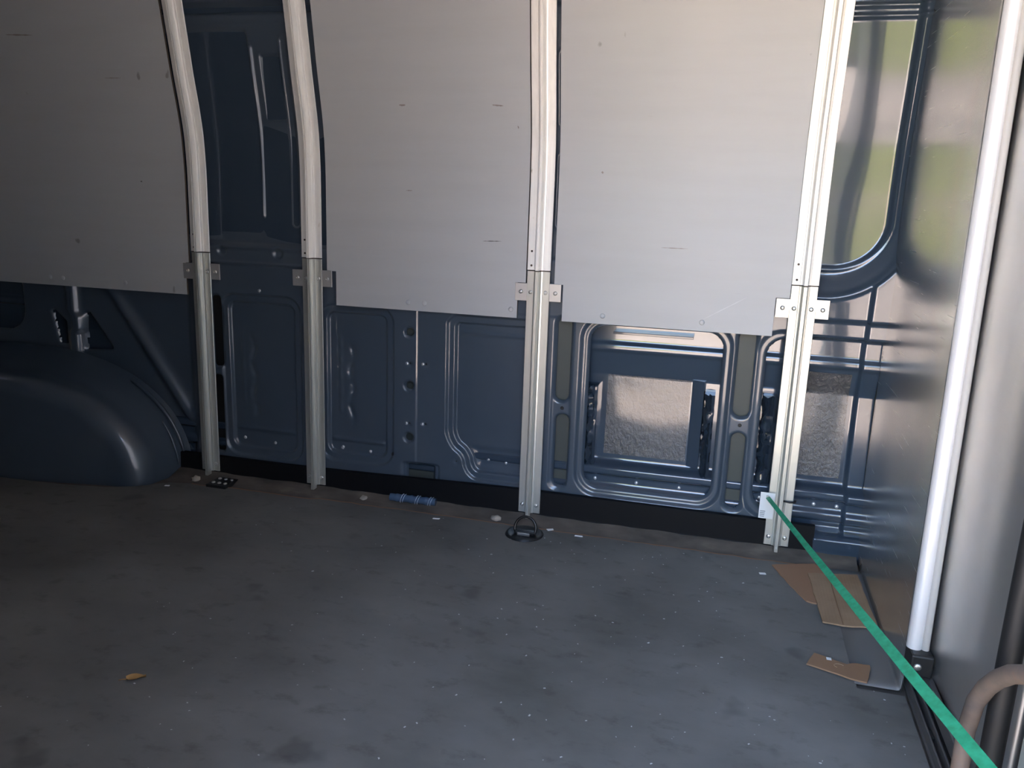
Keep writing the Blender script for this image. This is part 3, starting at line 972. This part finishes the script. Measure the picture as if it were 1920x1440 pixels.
tk = empty('door_track', (.45, -.85, 0))
tag(tk, 'dirty metal floor track under the bulkhead door', 'door track')
for x0, x1, z1 in ((.428, .432, .022), (.440, .444, .028), (.466, .470, .03)):
    bm = bmesh.new(); box(bm, x0, x1, -1.04, -.38, .001, z1, .001)
    obj('track_lip', bm, TRACK, tk)
bm = bmesh.new(); box(bm, .424, .492, -1.04, -.38, .0005, .004)
obj('track_base', bm, TRACK, tk)
for y in (-.60, -.76, -.92):
    bm = bmesh.new(); box(bm, .4325, .4395, y - .012, y + .012, .004, .018, .002)
    obj('roller_stop', bm, RUBBER, tk)

# door pillar, gasket and bent tube at the right edge
bm = bmesh.new(); box(bm, .455, .80, -1.87, -1.055, -.3, 1.80, .02)
tag(obj('wall_front', bm, PILLAR), 'grey green door pillar at the right edge', kind='structure')
bm = bmesh.new()
tube(bm, [(.437, -1.032 + .004 * math.sin(z * 5), z) for z in np.linspace(.002, 1.78, 30)], .016, 12)
gk = tag(obj('door_gasket', bm, RUBBER, None, True), 'dark rubber door gasket running up beside the metal door panel', 'gasket')
bm = bmesh.new()
ctrl = [(.404, -1.016, .002), (.404, -1.016, .07), (.404, -1.017, .138), (.404, -1.014, .20), (.404, -1.030, .260), (.404, -1.060, .303), (.404, -1.094, .338), (.405, -1.130, .368), (.408, -1.17, .393), (.414, -1.22, .41), (.422, -1.26, .415), (.44, -1.29, .415), (.458, -1.30, .415)]
tube(bm, ctrl, .0125, 14)
tag(obj('grab_tube', bm, RUST, None, True), 'bent rusty steel tube in the lower right corner', 'tube')

# ------------------------------------------------------------------ things on the floor
def card(name, pts, z, label, mat, seed, lift=.0, extra=None):
    r = random.Random(seed)
    pp = []
    n = len(pts)
    for i in range(n):
        a, b = Vector(pts[i]), Vector(pts[(i + 1) % n])
        m = max(2, int((b - a).length / .018))
        for k in range(m):
            p = a.lerp(b, k / m)
            if k:
                p += Vector((r.uniform(-1, 1), r.uniform(-1, 1))) * .0014
            pp.append(p)
    bm = bmesh.new()
    c = sum((Vector(p) for p in pts), Vector((0, 0))) / n
    hz = lambda p: z + lift * max(0, (p.x - c.x)) / .07
    t = [bm.verts.new((p.x, p.y, hz(p) + .0036)) for p in pp]
    b = [bm.verts.new((p.x, p.y, hz(p))) for p in pp]
    bm.faces.new(t); bm.faces.new(list(reversed(b)))
    for k in range(len(pp)):
        bm.faces.new((t[k], b[k], b[(k + 1) % len(pp)], t[(k + 1) % len(pp)]))
    bmesh.ops.triangulate(bm, faces=[f for f in bm.faces if len(f.verts) > 4])
    bmesh.ops.recalc_face_normals(bm, faces=bm.faces[:])
    return tag(obj(name, bm, mat), label, 'cardboard', 'cardboard scraps on the floor')
card('cardboard_scrap', [(.186, -.092), (.298, -.048), (.345, -.130), (.300, -.245), (.283, -.281), (.260, -.274), (.226, -.199)], .0005, 'reddish brown cardboard scrap partly under the larger piece', CARD_RED, 1)
c2 = card('cardboard_scrap', [(.275, -.121), (.401, -.090), (.409, -.366), (.331, -.379), (.287, -.376)], .0045, 'largest cardboard piece with a crease, against the bulkhead foot', CARD, 2)
bm = bmesh.new()
tube(bm, [(.327, -.112, .0082), (.329, -.24, .0082), (.332, -.376, .0082)], [.0012, .0018, .0012], 6)
obj('crease', bm, CARD_DK, c2)
c3 = card('cardboard_scrap', [(.236, -.569), (.256, -.520), (.281, -.530), (.319, -.545), (.340, -.535), (.366, -.534), (.362, -.56), (.351, -.602), (.320, -.598), (.270, -.580)], .003, 'torn strip of brown cardboard with a white sticker on it', CARD_DK, 3)
bm = bmesh.new(); box(bm, .279, .289, -.541, -.531, .0068, .0073)
obj('sticker', bm, WHITE, c3)
bm = bmesh.new()
tube(bm, [(.302 + .010 * math.cos(a), -.558 + .008 * math.sin(a), .0070) for a in np.linspace(.4, 4.2, 12)], .0009, 6)
obj('glue_ring', bm, CARD, c3)

# lashing ring
lr = empty('lashing_ring', (-.499, -.105, 0))
tag(lr, 'black steel lashing ring in a round dish at the mat edge', 'lashing ring')
bm = bmesh.new()
prof_d = [(.056, .0005), (.053, .0045), (.047, .0050), (.042, .0015), (.020, .0008)]
seg = 32
rings = [[bm.verts.new((-.499 + q * math.cos(2 * math.pi * k / seg), -.110 + q * math.sin(2 * math.pi * k / seg), z)) for k in range(seg)] for q, z in prof_d]
for a, b in zip(rings, rings[1:]):
    for k in range(seg):
        bm.faces.new((a[k], a[(k + 1) % seg], b[(k + 1) % seg], b[k]))
bm.faces.new(rings[-1])
bmesh.ops.recalc_face_normals(bm, faces=bm.faces[:])
DISH = new_mat('black_steel_dish', (0.03, 0.03, 0.031), 0.35, 0.5)
obj('dish', bm, DISH, lr, True, 40)
bm = bmesh.new()
ang = [math.radians(a) for a in np.linspace(-35, 215, 28)]
tube(bm, [(-.497 + .031 * math.cos(a), -.108 + .010 * math.sin(a) , .018 + .031 * math.sin(a)) for a in ang], .0042, 10)
obj('ring', bm, new_mat('dark_steel_ring', (0.045, 0.042, 0.04), 0.3, 0.7), lr, True)
bm = bmesh.new(); box(bm, -.527, -.467, -.120, -.104, .001, .013, .003)
obj('hinge_bar', bm, DISH, lr)
bm = bmesh.new(); box(bm, -.517, -.480, -.128, -.121, .001, .010, .002)
obj('latch_plate', bm, new_mat('worn_steel', (0.3, 0.29, 0.28), 0.4, 0.7), lr)

# bolted plate
bp = empty('bolted_plate', (-1.537, -.05, 0))
tag(bp, 'small black plate with bright bolts beside the leftmost rail foot', 'plate')
bm = bmesh.new(); box(bm, -1.572, -1.500, -.090, -.015, -.004, .009, .002)
obj('plate', bm, RUBBER, bp)
for i in range(3):
    for j in range(2):
        bm = bmesh.new()
        bmesh.ops.create_uvsphere(bm, u_segments=10, v_segments=6, radius=.0065, matrix=Matrix.Translation((-1.558 + .022 * i, -.068 + .036 * j, .0095)) @ Matrix.Diagonal((1, 1, .6, 1)))
        obj('bolt', bm, STEEL, bp, True)

# blue ribbed channel lying by the strip
cc = empty('ribbed_channel', (-.885, -.02, .004))
tag(cc, 'short ribbed blue channel lying at the foot of the black strip', 'channel')
bm = bmesh.new()
pts, rad = [], []
for i in range(61):
    t = i / 60
    pts.append((-.958 + .150 * t, -.014 + .004 * t, .0185)); rad.append(.0120 + .0016 * math.exp(-(((t * 3.2) % 1 - .5) / .13) ** 2))
tube(bm, pts, rad, 16)
obj('sleeve', bm, CHANNEL, cc, True, 50)
BAND = new_mat('pale_blue_band', (0.45, 0.55, 0.68), 0.3, 0.2)
for k, t in enumerate((.26, .31, .58, .63, .86, .91)):
    bm = bmesh.new()
    cxx = -.958 + .150 * t
    tube(bm, [(cxx + .004 * math.sin(a), -.014 + .004 * t + .0135 * math.cos(a), .0185 + .0135 * math.sin(a)) for a in np.linspace(0, 2 * math.pi, 25)], .0011, 6)
    obj('band', bm, BAND, cc, True)

# sealant lumps in the gap between mat and strip
for i, (x, y, lab) in enumerate(((-1.641, -.045, 'pale sealant lump at the foot of the leftmost rail'), (-1.044, -.022, 'pale sealant lump left of the ribbed blue channel'), (-.606, -.034, 'pale sealant lump left of the lashing ring'))):
    bm = bmesh.new()
    bmesh.ops.create_icosphere(bm, subdivisions=2, radius=.013)
    r = random.Random(20 + i)
    for q in bm.verts:
        q.co *= r.uniform(.75, 1.15)
        q.co = Vector((x + q.co.x * 1.2, y + q.co.y, -.001 + max(-.004, q.co.z + .004) * (.9 if q.co.z > 0 else .4)))
    tag(obj('sealant_lump', bm, PUTTY, None, True), lab, 'lump', 'sealant lumps in the floor gap')

# dry leaf
lf = empty('dry_leaf', (-1.056, -1.033, .001))
tag(lf, 'small curled brown dry leaf alone on the mat', 'leaf')
bm = bmesh.new()
a0 = math.radians(62)
du, dv = Vector((math.cos(a0), math.sin(a0), 0)), Vector((-math.sin(a0), math.cos(a0), 0))
du, dv = Vector((.87, .5, 0)), Vector((-.5, .87, 0))
rows = []
for i in range(9):
    t = i / 8
    w = .0085 * math.sin(math.pi * (t ** .8)) + .0004
    p = Vector((-1.056, -1.033, 0)) + du * (t - .5) * .036
    rows.append([bm.verts.new(p - dv * w + Vector((0, 0, .004 + .006 * t))), bm.verts.new(p + Vector((0, 0, .0015 + .002 * t))), bm.verts.new(p + dv * w + Vector((0, 0, .006 + .004 * (1 - t))))])
for a, b in zip(rows, rows[1:]):
    for k in range(2):
        bm.faces.new((a[k], a[k + 1], b[k + 1], b[k]))
obj('blade', bm, LEAF, lf, True)
bm = bmesh.new()
s0 = Vector((-1.056, -1.033, .003)) - du * .018
tube(bm, [s0, s0 - du * .006 + Vector((0, 0, .001)), s0 - du * .014], [.0010, .0008, .0006], 6)
obj('stem', bm, LEAF, lf, True)

# paper crumbs one can pick out
for x, y, l, w, a, lab in ((-.777, -.091, .022, .006, .1, 'thin white paper sliver near the mat edge below the ribbed channel'), (-.345, -.075, .022, .006, .05, 'thin white paper sliver on the mat edge right of the lashing ring'),
                           (.160, -.150, .013, .008, .3, 'white paper crumb on the mat left of the cardboard'), (-.433, -.058, .020, .010, .5, 'pale flake on the mat edge beside the lashing ring'), (-1.69, -.125, .018, .007, .2, 'white flake at the front foot of the wheel arch')):
    bm = bmesh.new()
    box(bm, -l / 2, l / 2, -w / 2, w / 2, 0, .002, .0005)
    for q in bm.verts:
        q.co = Matrix.Rotation(a, 3, 'Z') @ q.co + Vector((x, y, .0003))
        q.co.x += .002 * math.sin(q.co.y * 900)
    tag(obj('paper_crumb', bm, WHITE), lab, 'crumb', 'paper crumbs on the floor')

# fine grit
bm = bmesh.new()
r = random.Random(11)
for k in range(420):
    x = r.uniform(-1.3, .40); y = r.uniform(-1.25, -.08)
    if r.random() > .25 + .75 * (x + 1.3) / 1.7:
        continue
    if x > .17 and y > -.62:
        continue
    s = r.uniform(.0007, .0022) * (1.4 if r.random() < .08 else 1)
    a = r.uniform(0, 6.28)
    vs = [bm.verts.new((x + s * c * math.cos(a) * 1.3 - s * e * math.sin(a), y + s * c * math.sin(a) * 1.3 + s * e * math.cos(a), .0004)) for c, e in ((1, .6), (-1, .7), (-.8, -.6), (.7, -.8))]
    tp = bm.verts.new((x, y, s * .7))
    for i in range(4):
        bm.faces.new((vs[i], vs[(i + 1) % 4], tp))
bmesh.ops.recalc_face_normals(bm, faces=bm.faces[:])
tag(obj('floor_grit', bm, new_mat('pale_grit', (0.5, 0.5, 0.48), 0.8)), 'pale grit scattered over the dark floor mat', 'grit', kind='stuff')

# ------------------------------------------------------------------ outside, seen only in reflections, plus an added light-blocking wall
bm = bmesh.new(); box(bm, -30, 30, -31, -24, -.62, -.55, .02)
tag(obj('lawn', bm, GRASS), 'green lawn beyond the yard, seen only in reflections', kind='structure')
for i, (x, y, s, lab) in enumerate(((-.95, -8.5, .6, 'yellow green shrub reflected in the window recess'), (1.7, -14.0, .8, 'larger shrub farther out in the yard'), (-4.0, -12.5, 1.4, 'broad shrub at the far left of the yard'))):
    root = empty('shrub', (x, y, -.62))
    tag(root, lab, 'shrub', 'shrubs outside the van')
    bm = bmesh.new()
    bmesh.ops.create_icosphere(bm, subdivisions=4, radius=1)
    r = random.Random(i)
    for q in bm.verts:
        n_ = 1 + .18 * math.sin(q.co.x * 5 + i) * math.sin(q.co.y * 6) + .12 * r.uniform(-1, 1)
        q.co = Vector((x + q.co.x * s * n_ * .8, y + q.co.y * s * n_ * .8, .55 + q.co.z * s * n_ * 1.3))
    obj('foliage', bm, SHRUB if i == 0 else SHRUB_DK, root)
    bm = bmesh.new()
    tube(bm, [(x, y, -.62), (x + .03, y, .1), (x, y, .5)], [.07, .05, .04], 8)
    obj('stem', bm, RUST, root)
bm = bmesh.new(); box(bm, 2.9, 3.3, -26, -2.6, -.62, 4.6)  # unseen wall added to keep sky and yard light off the left panels
tag(obj('wall_light_blocker', bm, CEIL), 'unseen grey wall added to block yard light from the left panels', kind='structure')
bm = bmesh.new(); box(bm, -30, 30, -32, -31, -.62, 4.5)
tag(obj('wall_yard', bm, BRICK), 'pinkish yard wall far outside the open door', kind='structure')
